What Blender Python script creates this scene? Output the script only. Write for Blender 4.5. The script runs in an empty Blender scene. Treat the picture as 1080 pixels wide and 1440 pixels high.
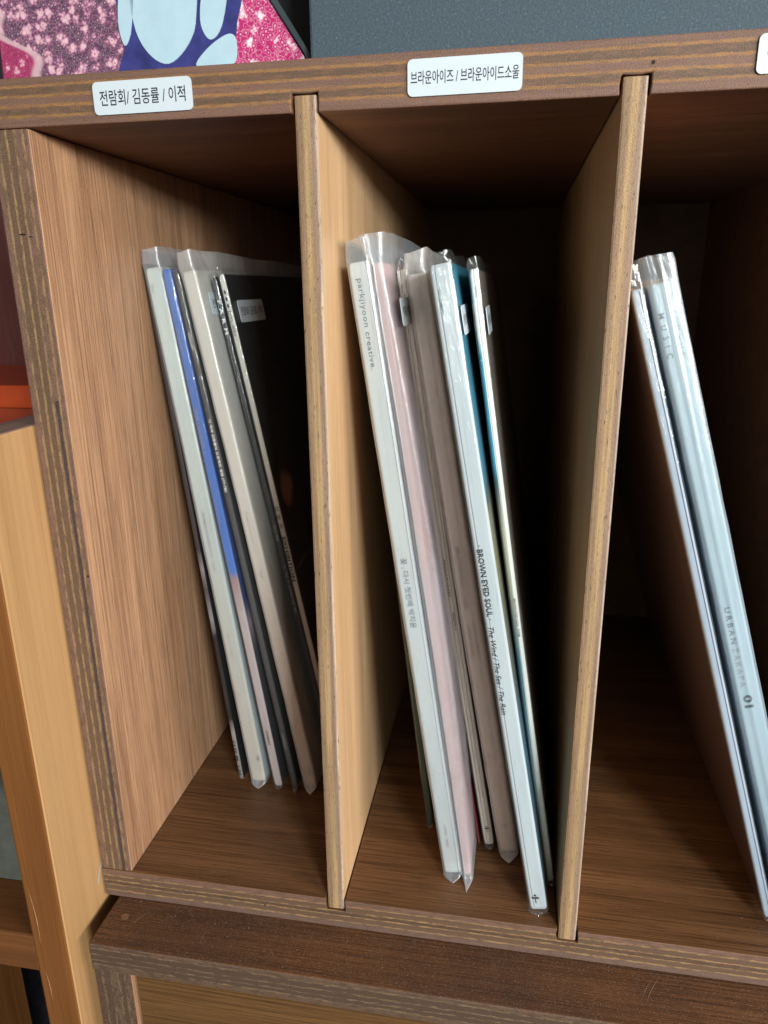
import bpy, bmesh, math, random
from mathutils import Vector, Matrix, noise
random.seed(7)
R = math.radians
sc = bpy.context.scene
col = sc.collection

# ------------------------------------------------------------------ camera
CAM = Vector((0.1911, -0.2870, 0.2984)); YAW, PITCH, ROLL = -0.1763, -0.2990, -0.0115
cd = bpy.data.cameras.new('camera'); cam = bpy.data.objects.new('camera', cd); col.objects.link(cam)
fwd = Vector((math.sin(YAW)*math.cos(PITCH), math.cos(YAW)*math.cos(PITCH), math.sin(PITCH)))
rt = Vector((math.cos(YAW), -math.sin(YAW), 0)); up = rt.cross(fwd)
rt, up = math.cos(ROLL)*rt + math.sin(ROLL)*up, -math.sin(ROLL)*rt + math.cos(ROLL)*up
m3 = Matrix((rt, up, -fwd)).transposed()
cam.matrix_world = Matrix.Translation(CAM) @ m3.to_4x4()
cd.sensor_fit = 'HORIZONTAL'; cd.sensor_width = 36; cd.lens = 1021.14/1080*36
cd.clip_start = 0.01; cd.clip_end = 100
cd.dof.use_dof = True; cd.dof.focus_distance = 0.34; cd.dof.aperture_fstop = 40
sc.camera = cam

# ------------------------------------------------------------------ light
w = bpy.data.worlds.new("World"); sc.world = w; w.use_nodes = True
bg = w.node_tree.nodes['Background']; bg.inputs[0].default_value = (0.86, 0.80, 0.74, 1); bg.inputs[1].default_value = 0.15
LD = Vector((1, -1.70, 0.40)).normalized(); LT = Vector((0.16, 0.05, 0.19))
ld = bpy.data.lights.new('window_light', 'AREA'); ld.shape = 'RECTANGLE'; ld.size = 0.45; ld.size_y = 0.26
ld.energy = 64; ld.color = (0.90, 0.98, 1.0)
lo = bpy.data.objects.new('window_light', ld); col.objects.link(lo); lo.location = LT + LD*2.3
lo.rotation_euler = LD.to_track_quat('Z', 'Y').to_euler()
l2 = bpy.data.lights.new('side_fill_light', 'AREA'); l2.shape = 'RECTANGLE'; l2.size = .60; l2.size_y = .18  # soft fill from the right, added to lift the right-facing faces
l2.energy = 17; l2.color = (1.0, .95, .88); D2 = Vector((1, -.66, .26)).normalized()
o2 = bpy.data.objects.new('side_fill_light', l2); col.objects.link(o2); o2.location = LT + D2*1.35
o2.rotation_euler = D2.to_track_quat('Z', 'Y').to_euler()
l3 = bpy.data.lights.new('room_bounce_fill', 'AREA'); l3.shape = 'RECTANGLE'; l3.size = 1.3; l3.size_y = .8  # added front fill, stands in for bounce off the unseen room
l3.energy = 13; l3.color = (1.0, .93, .84); D3 = Vector((.34, -1, .22)).normalized()
o3 = bpy.data.objects.new('room_bounce_fill', l3); col.objects.link(o3); o3.location = LT + D3*2.4
o3.rotation_euler = D3.to_track_quat('Z', 'Y').to_euler()
sc.view_settings.view_transform = 'Standard'; sc.view_settings.look = 'None'
sc.view_settings.exposure = 0; sc.view_settings.gamma = 1
sc.cycles.transparent_max_bounces = 40; sc.cycles.max_bounces = 8

# ------------------------------------------------------------------ nodes
def newmat(name):
    m = bpy.data.materials.new(name); m.use_nodes = True
    nt = m.node_tree; b = nt.nodes['Principled BSDF']
    return m, nt, b
def lin(c):
    return tuple(((v/255)/12.92 if v/255 <= .04045 else (((v/255)+.055)/1.055)**2.4) for v in c) + (1,)
def N(nt, t, **k):
    n = nt.nodes.new(t)
    for a, v in k.items():
        if a.startswith('i_'): n.inputs[a[2:].replace('_', ' ')].default_value = v
        else: setattr(n, a, v)
    return n
def math_(nt, op, a, b=None, clamp=False):
    n = nt.nodes.new('ShaderNodeMath'); n.operation = op; n.use_clamp = clamp
    for i, x in enumerate((a, b)):
        if x is None: continue
        if isinstance(x, (int, float)): n.inputs[i].default_value = x
        else: nt.links.new(x, n.inputs[i])
    return n.outputs[0]
def mix(nt, f, a, b, mode='MIX'):
    n = nt.nodes.new('ShaderNodeMix'); n.data_type = 'RGBA'; n.blend_type = mode
    for s, x in ((n.inputs[0], f), (n.inputs[6], a), (n.inputs[7], b)):
        if isinstance(x, (int, float, tuple)): s.default_value = x
        else: nt.links.new(x, s)
    return n.outputs[2]
def coords(nt, scale=(1, 1, 1), loc=(0, 0, 0)):
    tc = nt.nodes.new('ShaderNodeTexCoord'); mp = nt.nodes.new('ShaderNodeMapping')
    nt.links.new(tc.outputs['Object'], mp.inputs[0]); mp.inputs['Scale'].default_value = scale
    mp.inputs['Location'].default_value = loc
    return mp.outputs[0]
def noise_(nt, vec, scale=1, detail=4, rough=.55, dist=0):
    n = nt.nodes.new('ShaderNodeTexNoise'); n.inputs['Scale'].default_value = scale
    n.inputs['Detail'].default_value = detail; n.inputs['Roughness'].default_value = rough
    n.inputs['Distortion'].default_value = dist
    nt.links.new(vec, n.inputs['Vector']); return n.outputs['Fac']
def ramp(nt, f, stops, interp='LINEAR'):
    n = nt.nodes.new('ShaderNodeValToRGB'); cr = n.color_ramp; cr.interpolation = interp
    while len(cr.elements) < len(stops): cr.elements.new(0.5)
    for e, (p, c) in zip(cr.elements, stops):
        e.position = p; e.color = c if len(c) == 4 else tuple(c) + (1,)
    nt.links.new(f, n.inputs[0]); return n.outputs[0]
def bump(nt, b, h, strength, dist=.0005):
    n = nt.nodes.new('ShaderNodeBump'); n.inputs['Strength'].default_value = strength
    n.inputs['Distance'].default_value = dist; nt.links.new(h, n.inputs['Height'])
    nt.links.new(n.outputs[0], b.inputs['Normal'])
def g(v): return (v, v, v, 1)

def veneer(name, dark, light, axis, rough=.45, pores=.5, bands=.5, fine=900, spec=.35, seed=0, blotch=None, dust=0.0):
    """wood face; grain runs along axis (0,1,2)"""
    m, nt, b = newmat(name)
    s1 = [fine]*3; s1[axis] = fine*.009
    s2 = [90]*3; s2[axis] = 3.0
    s3 = [26]*3; s3[axis] = 5
    s4 = [2400]*3; s4[axis] = 60
    o = (seed*3.1, seed*1.7, seed*2.3)
    fine_n = noise_(nt, coords(nt, s1, o), 1, 6, .72)
    band_n = noise_(nt, coords(nt, s2, o), 1, 4, .5, .6)
    blot = noise_(nt, coords(nt, s3, o), 1, 3, .5)
    pore = noise_(nt, coords(nt, s4, o), 1, 2, .5)
    f = math_(nt, 'ADD', math_(nt, 'MULTIPLY', fine_n, .55), math_(nt, 'MULTIPLY', band_n, bands))
    f = math_(nt, 'ADD', f, math_(nt, 'MULTIPLY', blot, .3))
    lo_, hi = .36 + bands*.28, .52 + bands*.42
    c = ramp(nt, f, [(lo_-.06, dark), (hi+.05, light)])
    pf = ramp(nt, pore, [(.34, g(1)), (.43, g(0))])
    s5 = [2300]*3; s5[axis] = 10
    hair = noise_(nt, coords(nt, s5, o), 1, 3, .6)
    c = mix(nt, math_(nt, 'MULTIPLY', ramp(nt, hair, [(.40, g(1)), (.50, g(0))]), min(1, pores*1.5)), c, tuple(x*.42 for x in dark[:3])+(1,))
    spk = noise_(nt, coords(nt, (1700,)*3, o), 1, 2, .6)
    c = mix(nt, math_(nt, 'MULTIPLY', ramp(nt, spk, [(.56, g(0)), (.68, g(1))]), pores*.5), c, tuple(min(1, x*1.5+.03) for x in light[:3])+(1,))
    c = mix(nt, math_(nt, 'MULTIPLY', pf, pores), c, tuple(x*.38 for x in dark[:3])+(1,))
    if blotch:
        bl = noise_(nt, coords(nt, (14, 14, 14), (seed, 2, 5)), 1, 4, .6)
        c = mix(nt, ramp(nt, bl, [(.45, g(0)), (.7, g(.65))]), c, blotch)
    if dust:
        d = noise_(nt, coords(nt, (1500,)*3), 1, 2, .5)
        c = mix(nt, math_(nt, 'MULTIPLY', ramp(nt, d, [(.56, g(0)), (.70, g(1))]), dust), c, (.42, .38, .34, 1))
    nt.links.new(c, b.inputs['Base Color'])
    rr = math_(nt, 'ADD', math_(nt, 'MULTIPLY', fine_n, .25), rough-.12)
    nt.links.new(rr, b.inputs['Roughness']); b.inputs['Specular IOR Level'].default_value = spec
    bump(nt, b, math_(nt, 'SUBTRACT', fine_n, math_(nt, 'MULTIPLY', pf, .5)), .25, .0003)
    return m

def plyedge(name, axis, long_, t0, T, stops, seed=0, noise_amt=.12, specks=.5, dash=.0, warp=.05, dashcol=None, extra=None, fleck=.35):
    """edge of a plywood board: coloured plies across axis, long axis long_"""
    m, nt, b = newmat(name)
    tc = nt.nodes.new('ShaderNodeTexCoord'); sp = nt.nodes.new('ShaderNodeSeparateXYZ')
    nt.links.new(tc.outputs['Object'], sp.inputs[0])
    f = math_(nt, 'DIVIDE', math_(nt, 'SUBTRACT', sp.outputs[axis], t0), T)
    s = [150]*3; s[long_] = 14
    wv = noise_(nt, coords(nt, s, (seed, seed, seed)), 1, 3, .5)
    s = [700]*3; s[long_] = 220
    wv2 = noise_(nt, coords(nt, s, (seed, 0, seed)), 1, 2, .5)
    f = math_(nt, 'ADD', f, math_(nt, 'MULTIPLY', math_(nt, 'SUBTRACT', wv, .5), warp))
    f = math_(nt, 'ADD', f, math_(nt, 'MULTIPLY', math_(nt, 'SUBTRACT', wv2, .5), warp*.9), True)
    s = [2200]*3; s[long_] = 700
    wv3 = noise_(nt, coords(nt, s, (seed, 9, 0)), 1, 2, .6)
    f = math_(nt, 'ADD', f, math_(nt, 'MULTIPLY', math_(nt, 'SUBTRACT', wv3, .5), .045))
    c = ramp(nt, f, stops)
    if dash:
        s = [500]*3; s[long_] = 160
        dn = noise_(nt, coords(nt, s, (3, seed, 1)), 1, 2, .6)
        c = mix(nt, math_(nt, 'MULTIPLY', ramp(nt, dn, [(.48, g(0)), (.6, g(1))]), dash), c, dashcol)
    if extra: c = extra(nt, sp, f, c)
    s = [260]*3; s[long_] = 30
    big = noise_(nt, coords(nt, s, (0, 4, seed)), 1, 4, .6)
    c = mix(nt, math_(nt, 'MULTIPLY', big, noise_amt*4), c, mix(nt, .5, c, (.02, .014, .01, 1)))
    s = [1500]*3; s[long_] = 260
    fk = noise_(nt, coords(nt, s, (7, 1, seed)), 1, 2, .5)
    c = mix(nt, math_(nt, 'MULTIPLY', ramp(nt, fk, [(.30, g(1)), (.36, g(0))]), fleck), c, (.07, .04, .022, 1))
    s = [900]*3; s[long_] = 18
    fb = noise_(nt, coords(nt, s, (2, 5, seed)), 1, 3, .6)
    c = mix(nt, math_(nt, 'MULTIPLY', ramp(nt, fb, [(.4, g(.5)), (.55, g(0))]), min(1, fleck*1.3)), c, mix(nt, .55, c, (.06, .035, .02, 1)))
    sk = noise_(nt, coords(nt, (2600,)*3, (seed, 0, 0)), 1, 2, .6)
    c = mix(nt, math_(nt, 'MULTIPLY', ramp(nt, sk, [(.35, g(1)), (.5, g(0))]), specks), c, mix(nt, .75, c, (.012, .008, .008, 1)))
    c = mix(nt, math_(nt, 'MULTIPLY', ramp(nt, sk, [(.58, g(0)), (.7, g(1))]), specks*.5), c, (.42, .33, .26, 1))
    nt.links.new(c, b.inputs['Base Color']); b.inputs['Roughness'].default_value = .55
    b.inputs['Specular IOR Level'].default_value = .3
    bump(nt, b, math_(nt, 'ADD', sk, math_(nt, 'ADD', math_(nt, 'MULTIPLY', wv2, .6), math_(nt, 'MULTIPLY', f, 2.5))), .55, .0004)
    return m

def paint(name, c, rough=.5, var=.06, spec=.4, scale=60, bmp=.0, metal=0, c2=None, stretch=None, coat=0, wear_sheen=.0):
    m, nt, b = newmat(name)
    n = noise_(nt, coords(nt, stretch or (1, 1, 1)), scale, 4, .6)
    if c2 is None: c2 = tuple(max(0, x*(1-var*3)) for x in c[:3])+(1,)
    cc = ramp(nt, n, [(.35, c), (.7, c2)])
    st = noise_(nt, coords(nt, (900, 900, 26)), 1, 4, .65)  # long streaks: wear plus film reflections put into the colour
    cc = mix(nt, math_(nt, 'MULTIPLY', ramp(nt, st, [(.50, g(0)), (.72, g(1))]), wear_sheen), cc, mix(nt, .35, cc, (.5, .47, .42, 1)))
    cc = mix(nt, math_(nt, 'MULTIPLY', ramp(nt, st, [(.30, g(1)), (.46, g(0))]), wear_sheen), cc, mix(nt, .30, cc, (.10, .085, .07, 1)))
    nt.links.new(cc, b.inputs['Base Color'])
    b.inputs['Roughness'].default_value = rough; b.inputs['Specular IOR Level'].default_value = spec
    b.inputs['Metallic'].default_value = metal; b.inputs['Coat Weight'].default_value = coat
    b.inputs['Coat Roughness'].default_value = .12
    if bmp: bump(nt, b, noise_(nt, coords(nt), scale*14, 3, .6), bmp, .0003)
    return m

def zramp(name, stops, rough=.35, axis=2, L=.31, noise_s=40, amt=.08, spec=.5, coat=.2, warp=.06):
    """colour that changes along the spine"""
    m, nt, b = newmat(name)
    tc = nt.nodes.new('ShaderNodeTexCoord'); sp = nt.nodes.new('ShaderNodeSeparateXYZ')
    nt.links.new(tc.outputs['Object'], sp.inputs[0])
    n = noise_(nt, coords(nt), noise_s, 4, .6)
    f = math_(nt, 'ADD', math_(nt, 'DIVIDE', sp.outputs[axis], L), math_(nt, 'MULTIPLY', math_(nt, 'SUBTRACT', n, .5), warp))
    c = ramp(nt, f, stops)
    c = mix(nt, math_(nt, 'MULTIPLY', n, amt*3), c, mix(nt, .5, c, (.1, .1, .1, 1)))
    st = noise_(nt, coords(nt, (900, 900, 26)), 1, 4, .65)  # grey streaks: grime and painted reflections of the plastic film
    c = mix(nt, math_(nt, 'MULTIPLY', ramp(nt, st, [(.32, g(1)), (.48, g(0))]), .7), c, mix(nt, .30, c, (.10, .085, .07, 1)))
    nt.links.new(c, b.inputs['Base Color']); b.inputs['Roughness'].default_value = rough
    b.inputs['Specular IOR Level'].default_value = spec; b.inputs['Coat Weight'].default_value = coat
    return m

def film(name, milk, tint=(.8, .86, .9, 1), rough=.16, gain=1.6, wr=.5):
    m = bpy.data.materials.new(name); m.use_nodes = True; nt = m.node_tree; nt.nodes.clear()
    out = nt.nodes.new('ShaderNodeOutputMaterial')
    tr = nt.nodes.new('ShaderNodeBsdfTransparent'); tr.inputs[0].default_value = (.985, .99, .99, 1)
    df = nt.nodes.new('ShaderNodeBsdfDiffuse'); df.inputs[0].default_value = tint
    gl = nt.nodes.new('ShaderNodeBsdfAnisotropic'); gl.inputs['Roughness'].default_value = rough
    gl.inputs['Color'].default_value = (1, 1, 1, 1)
    v1 = coords(nt, (60, 60, 24)); n1 = noise_(nt, v1, 1, 4, .6, .8)
    v2 = coords(nt, (420, 420, 90)); n2 = noise_(nt, v2, 1, 4, .65, 1.2)
    bp = nt.nodes.new('ShaderNodeBump'); bp.inputs['Strength'].default_value = wr; bp.inputs['Distance'].default_value = .0012
    nt.links.new(math_(nt, 'ADD', n1, math_(nt, 'MULTIPLY', n2, .32)), bp.inputs['Height'])
    nt.links.new(bp.outputs[0], gl.inputs['Normal'])
    m1 = nt.nodes.new('ShaderNodeMixShader')
    tl = nt.nodes.new('ShaderNodeBsdfTranslucent'); tl.inputs[0].default_value = tint
    m0 = nt.nodes.new('ShaderNodeMixShader'); m0.inputs[0].default_value = .4; nt.links.new(df.outputs[0], m0.inputs[1]); nt.links.new(tl.outputs[0], m0.inputs[2])
    fm = math_(nt, 'MULTIPLY', ramp(nt, n1, [(.3, g(.6)), (.7, g(1.3))]), milk)
    nt.links.new(fm, m1.inputs[0]); nt.links.new(tr.outputs[0], m1.inputs[1]); nt.links.new(m0.outputs[0], m1.inputs[2])
    fr = nt.nodes.new('ShaderNodeFresnel'); fr.inputs[0].default_value = 1.45
    nt.links.new(bp.outputs[0], fr.inputs['Normal'])
    m2 = nt.nodes.new('ShaderNodeMixShader')
    nt.links.new(math_(nt, 'MINIMUM', math_(nt, 'MULTIPLY', fr.outputs[0], gain, True), .22), m2.inputs[0])
    nt.links.new(m1.outputs[0], m2.inputs[1]); nt.links.new(gl.outputs[0], m2.inputs[2])
    nt.links.new(m2.outputs[0], out.inputs[0])
    return m

# ------------------------------------------------------------------ object helpers
def link(o, parent=None, kind=None, label=None):
    col.objects.link(o)
    if parent: o.parent = parent
    if kind: o['kind'] = kind
    if label: o['label'] = label
    return o
def obj(name, bm, mats, parent=None, smooth=False, bevel=0, kind=None, label=None):
    me = bpy.data.meshes.new(name); bm.normal_update(); bm.to_mesh(me); bm.free()
    for m in (mats if isinstance(mats, (list, tuple)) else [mats]): me.materials.append(m)
    if smooth:
        for p in me.polygons: p.use_smooth = True
    o = bpy.data.objects.new(name, me); link(o, parent, kind, label)
    if bevel:
        b = o.modifiers.new('bevel', 'BEVEL'); b.width = bevel; b.segments = 2; b.limit_method = 'ANGLE'; b.angle_limit = R(50)
        b.material = -1
    return o
def thing(name, label, cat, loc=(0, 0, 0), rot=(0, 0, 0), group=None):
    o = bpy.data.objects.new(name, None); o.empty_display_size = .02; o.location = loc; o.rotation_euler = rot
    col.objects.link(o); o['label'] = label; o['category'] = cat
    if group: o['group'] = group
    return o
def tag(o, label, cat, group=None):
    o['label'] = label; o['category'] = cat
    if group: o['group'] = group
    return o
def box(bm, x0, x1, y0, y1, z0, z1, mi=None):
    """mi: dict of axis/side -> material index, keys '-x','+x','-y','+y','-z','+z'"""
    vs = [bm.verts.new((x, y, z)) for x in (x0, x1) for y in (y0, y1) for z in (z0, z1)]
    F = {'-x': (0, 1, 3, 2), '+x': (4, 6, 7, 5), '-y': (0, 4, 5, 1), '+y': (2, 3, 7, 6), '-z': (0, 2, 6, 4), '+z': (1, 5, 7, 3)}
    for k, f in F.items():
        fc = bm.faces.new([vs[i] for i in f]); fc.material_index = (mi or {}).get(k, 0)
    return bm
def prism(bm, pts, axis, a0, a1, cap_mat=0, side_mat=0):
    """pts: 2D polygon in the two other axes (order x,y,z), extruded along axis"""
    def P(p, a):
        q = list(p); q.insert(axis, a); return q
    A = [bm.verts.new(P(p, a0)) for p in pts]; B = [bm.verts.new(P(p, a1)) for p in pts]
    f = [bm.faces.new(A), bm.faces.new(B[::-1])]
    for x in f: x.material_index = cap_mat
    n = len(pts)
    for i in range(n):
        s = bm.faces.new((A[i], B[i], B[(i+1) % n], A[(i+1) % n]))
        s.material_index = side_mat(i) if callable(side_mat) else side_mat
    bmesh.ops.recalc_face_normals(bm, faces=bm.faces[:])
    return bm
_fonts = {}
def lettering(txt, length, height, mat, parent, mw, name='lettering', shear=0, spacing=1.0, label=None, lines=None, bold=0):
    """flat print: local X = reading direction, fitted to length x height, centred"""
    cu = bpy.data.curves.new(name, 'FONT'); cu.body = txt; cu.align_x = 'CENTER'; cu.align_y = 'CENTER'
    cu.size = 1; cu.shear = shear; cu.space_character = spacing; cu.resolution_u = 2; cu.offset = bold+.008
    tmp = bpy.data.objects.new('tmp_text', cu); col.objects.link(tmp)
    bpy.context.view_layer.update()
    me = bpy.data.meshes.new_from_object(tmp.evaluated_get(bpy.context.evaluated_depsgraph_get()))
    bpy.data.objects.remove(tmp); bpy.data.curves.remove(cu)
    xs = [v.co.x for v in me.vertices]; ys = [v.co.y for v in me.vertices]
    if not xs: return None
    cx, cy = (max(xs)+min(xs))/2, (max(ys)+min(ys))/2
    sx = length/(max(xs)-min(xs)); sy = height/(max(ys)-min(ys))
    for v in me.vertices:
        v.co = mw @ Vector(((v.co.x-cx)*sx, (v.co.y-cy)*sy, 0))
    me.materials.clear(); me.materials.append(mat); me.name = name
    o = bpy.data.objects.new(name, me); link(o, parent, label=label)
    return o
def M_spine(x, z, y=-.0003):      # reads downwards, glyph tops to +x, faces -y
    return Matrix(((0, 1, 0, x), (0, 0, -1, y), (-1, 0, 0, z), (0, 0, 0, 1)))
def M_front(x, z, y=-.0003, rot=0):  # reads along +x, faces -y
    c, s = math.cos(rot), math.sin(rot)
    return Matrix(((c, -s, 0, x), (0, 0, -1, y), (s, c, 0, z), (0, 0, 0, 1)))
def rrect(w_, h_, r, seg=5):
    p = []
    for cx, cy, a in ((w_/2-r, h_/2-r, 0), (-w_/2+r, h_/2-r, 90), (-w_/2+r, -h_/2+r, 180), (w_/2-r, -h_/2+r, 270)):
        for i in range(seg+1):
            t = R(a+90*i/seg); p.append((cx+r*math.cos(t), cy+r*math.sin(t)))
    return p

# ------------------------------------------------------------------ materials
pink = (.185, .098, .070, 1); brn = (.130, .074, .044, 1); gold = (.31, .150, .052, 1); gold2 = (.30, .185, .085, 1); grey = (.088, .050, .031, 1)
def layers(cols, lines, lw, linecol):
    """alternate ply colours with thin lines at given fractions"""
    st = [(0, cols[0])]
    for i, l in enumerate(lines):
        st += [(l-lw/2-.02, cols[i]), (l-lw/2+.008, linecol), (l+lw/2-.008, linecol), (l+lw/2+.012, cols[i+1])]
    st.append((1, cols[-1])); return st
M_top_edge = plyedge('top_board_plies', 2, 0, .36, .0173, layers([pink, brn, pink, brn, pink], [.22, .42, .61, .82], .05, gold), 1, warp=.07, dash=.6, dashcol=(.20, .10, .055, 1), noise_amt=.16, fleck=.6)
M_bot_edge = plyedge('bottom_board_plies', 2, 0, -.0173, .0173, layers([(.15, .09, .07, 1), brn, grey, brn, pink], [.24, .44, .60, .80], .03, (.34, .20, .09, 1)), 2, warp=.10, dash=.8, dashcol=brn, noise_amt=.16)
def darkply(nt, sp, f, c):
    a = math_(nt, 'MULTIPLY', math_(nt, 'GREATER_THAN', f, .70), math_(nt, 'LESS_THAN', f, .795))
    a = math_(nt, 'MULTIPLY', a, math_(nt, 'LESS_THAN', sp.outputs[2], .253))
    return mix(nt, math_(nt, 'MULTIPLY', a, .85), c, (.035, .028, .03, 1))
M_side_edge = plyedge('side_panel_plies', 0, 2, -.0171, .0171, layers([pink, brn, brn, pink, pink], [.21, .42, .63, .84], .05, gold2), 3, warp=.05, dash=.75, dashcol=brn, extra=darkply)
M_div_edge = plyedge('divider_plies', 0, 2, 0, .0084, [(0, (.40, .26, .15, 1)), (.06, (.29, .18, .10, 1)), (.33, (.31, .19, .105, 1)), (.40, (.43, .28, .135, 1)), (.64, (.44, .28, .14, 1)), (.72, (.30, .195, .125, 1)), (.90, (.32, .21, .145, 1)), (.97, (.56, .42, .31, 1))], 4, warp=.05, specks=.4, noise_amt=.12, fleck=.9)
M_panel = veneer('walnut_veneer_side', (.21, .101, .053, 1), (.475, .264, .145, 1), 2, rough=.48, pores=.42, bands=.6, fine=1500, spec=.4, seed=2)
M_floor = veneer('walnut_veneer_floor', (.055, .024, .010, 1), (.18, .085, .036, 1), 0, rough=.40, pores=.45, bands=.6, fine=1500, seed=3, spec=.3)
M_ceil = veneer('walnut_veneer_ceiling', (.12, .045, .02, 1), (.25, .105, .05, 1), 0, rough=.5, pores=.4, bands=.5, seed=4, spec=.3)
M_back = paint('dark_back_panel', (.13, .075, .045, 1), .7, .1, .2)
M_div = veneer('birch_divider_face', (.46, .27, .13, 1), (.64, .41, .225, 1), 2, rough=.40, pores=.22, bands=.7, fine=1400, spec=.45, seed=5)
M_cab = veneer('cabinet_veneer', (.060, .024, .010, 1), (.15, .062, .024, 1), 0, rough=.5, pores=.5, bands=.6, seed=6, spec=.3, blotch=(.045, .022, .014, 1), dust=.18)
M_cab_edge = plyedge('cabinet_board_plies', 2, 0, -.0345, .0172, layers([brn, grey, grey, grey, brn], [.2, .38, .58, .8], .03, (.20, .13, .07, 1)), 7, warp=.16, dash=.9, dashcol=grey, noise_amt=.18)
M_cab_side = plyedge('cabinet_side_plies', 0, 2, -.0085, .0205, layers([grey, grey, brn, grey, brn], [.2, .4, .6, .8], .03, (.17, .11, .06, 1)), 8, warp=.16, dash=.9, dashcol=grey)
M_drawer = veneer('drawer_front_veneer', (.070, .032, .010, 1), (.135, .066, .022, 1), 0, rough=.45, pores=.4, bands=.5, seed=8, spec=.35)
M_rack_side = veneer('worn_beech', (.33, .175, .068, 1), (.45, .26, .115, 1), 2, rough=.38, pores=.05, bands=.6, fine=400, seed=9, spec=.5)
M_rack_front = veneer('orange_varnished_beech', (.105, .038, .010, 1), (.19, .072, .020, 1), 2, rough=.33, pores=.12, bands=.6, fine=400, seed=10, spec=.5)
M_rack_top = veneer('rack_top_wood', (.19, .115, .09, 1), (.33, .22, .17, 1), 1, rough=.45, pores=.2, bands=.6, seed=11)
M_paper = paint('label_paper', (.47, .52, .55, 1), .55, .01, .3)
M_ink = paint('black_ink', (.015, .015, .018, 1), .5, 0, .3)
M_inkgrey = paint('grey_ink', (.085, .085, .09, 1), .5, 0, .3)
M_inkpale = paint('white_ink', (.72, .72, .70, 1), .5, 0, .3)
M_inkfaint = paint('faint_ink', (.24, .23, .22, 1), .5, 0, .3)
M_inkred = paint('red_ink', (.35, .04, .04, 1), .5, 0, .3)
F_clear = film('clear_wrap', .04, (.85, .9, .93, 1), .08, 1.3, 1.0)
F_frost = film('frosted_sleeve', .22, (.66, .78, .88, 1), .28, 1.5, .5)
F_milky = film('milky_sleeve', .34, (.70, .76, .83, 1), .32, 1.3, .45)

F_hazy = film('hazy_sleeve', .50, (.84, .80, .75, 1), .30, 1.3, .45)
# ------------------------------------------------------------------ the storage shelf
H = .36; TB = .0173; DEP = .37; X1 = .1082; X2 = .2237; X3 = .3392; XR = .4547; DW = .0084; PT = .0171
shelf = thing('record_shelf', 'brown plywood record shelf with slotted dividers and name labels on its top edge', 'shelf')
def notched(z_edge, z_far, depth_dir, x0, x1, slots, dep):
    """profile in x,z : edge line carrying notches at z_edge"""
    p = [(x0, z_far), (x0, z_edge)]
    for s in slots:
        j = lambda a: random.uniform(-a, a)
        p += [(s-.0008+j(.0002), z_edge), (s-.0009+j(.0002), z_edge+depth_dir*dep*.5), (s-.0007, z_edge+depth_dir*(dep+.0006)),
              (s+DW*.3, z_edge+depth_dir*(dep+.0003+j(.0002))), (s+DW*.7, z_edge+depth_dir*(dep+.0005+j(.0002))),
              (s+DW+.0008, z_edge+depth_dir*(dep+.0008)), (s+DW+.0009, z_edge+depth_dir*dep*.5), (s+DW+.0007+j(.0002), z_edge)]
    p += [(x1, z_edge), (x1, z_far)]
    return p
slots = [X1, X2, X3]
bm = bmesh.new(); prism(bm, notched(H, H+TB, 1, -PT, XR+PT, slots, .0058), 1, 0, DEP, 0, 1)
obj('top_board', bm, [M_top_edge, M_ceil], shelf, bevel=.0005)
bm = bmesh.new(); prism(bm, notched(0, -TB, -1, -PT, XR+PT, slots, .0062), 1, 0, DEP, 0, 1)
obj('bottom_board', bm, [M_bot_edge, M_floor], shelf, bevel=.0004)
M_outer = M_panel
bm = bmesh.new(); box(bm, -PT, 0, .0003, DEP, .0002, H-.0002, {'-y': 0, '+x': 1, '-x': 1, '+y': 0, '+z': 0, '-z': 0})
obj('side_panel', bm, [M_side_edge, M_panel], shelf, bevel=.0007)
bm = bmesh.new(); box(bm, XR, XR+PT, .0003, DEP, .0002, H-.0002, {'-y': 0, '+x': 1, '-x': 1})
obj('side_panel', bm, [paint('outer_edge', pink, .5), M_panel], shelf, bevel=.0007)
bm = bmesh.new(); box(bm, -PT, XR+PT, DEP+.0003, DEP+.006, -TB, H+TB); obj('back_panel', bm, M_back, shelf)
for s in slots:
    bm = bmesh.new(); n = 30; prof = []
    for i in range(n+1):                      # front edge slightly uneven, corners eased
        z = -.0060 + (H+.0117)*i/n; prof.append(z)
    # cross-section in x,y with rounded front corners, lofted along z
    def ring(z, k):
        e = .0009 + .00015*noise.noise(Vector((s*40, 0, z*90)))
        wob = .0002*noise.noise(Vector((s*10, 3, z*40)))
        pts = [(0, DEP-.001), (0, e*1.2), (e*.25, e*.35), (e, .0001+wob), (DW-e, .0001-wob), (DW-e*.25, e*.35), (DW, e*1.2), (DW, DEP-.001)]
        return [bm.verts.new((x, y+.0006, z)) for x, y in pts]
    rings = [ring(z, 0) for z in prof]
    for a, b in zip(rings, rings[1:]):
        for i in range(8):
            f = bm.faces.new((a[i], a[(i+1) % 8], b[(i+1) % 8], b[i])); f.material_index = 1 if i in (0, 6) else 0
    bm.faces.new(rings[0][::-1]); bm.faces.new(rings[-1])
    bmesh.ops.recalc_face_normals(bm, faces=bm.faces[:])
    o = obj('divider', bm, [M_div_edge, M_ceil if s == X3 else M_div], shelf); o.location = (s, 0, 0)  # third divider takes the darker veneer, its shade put into the colour
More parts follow.
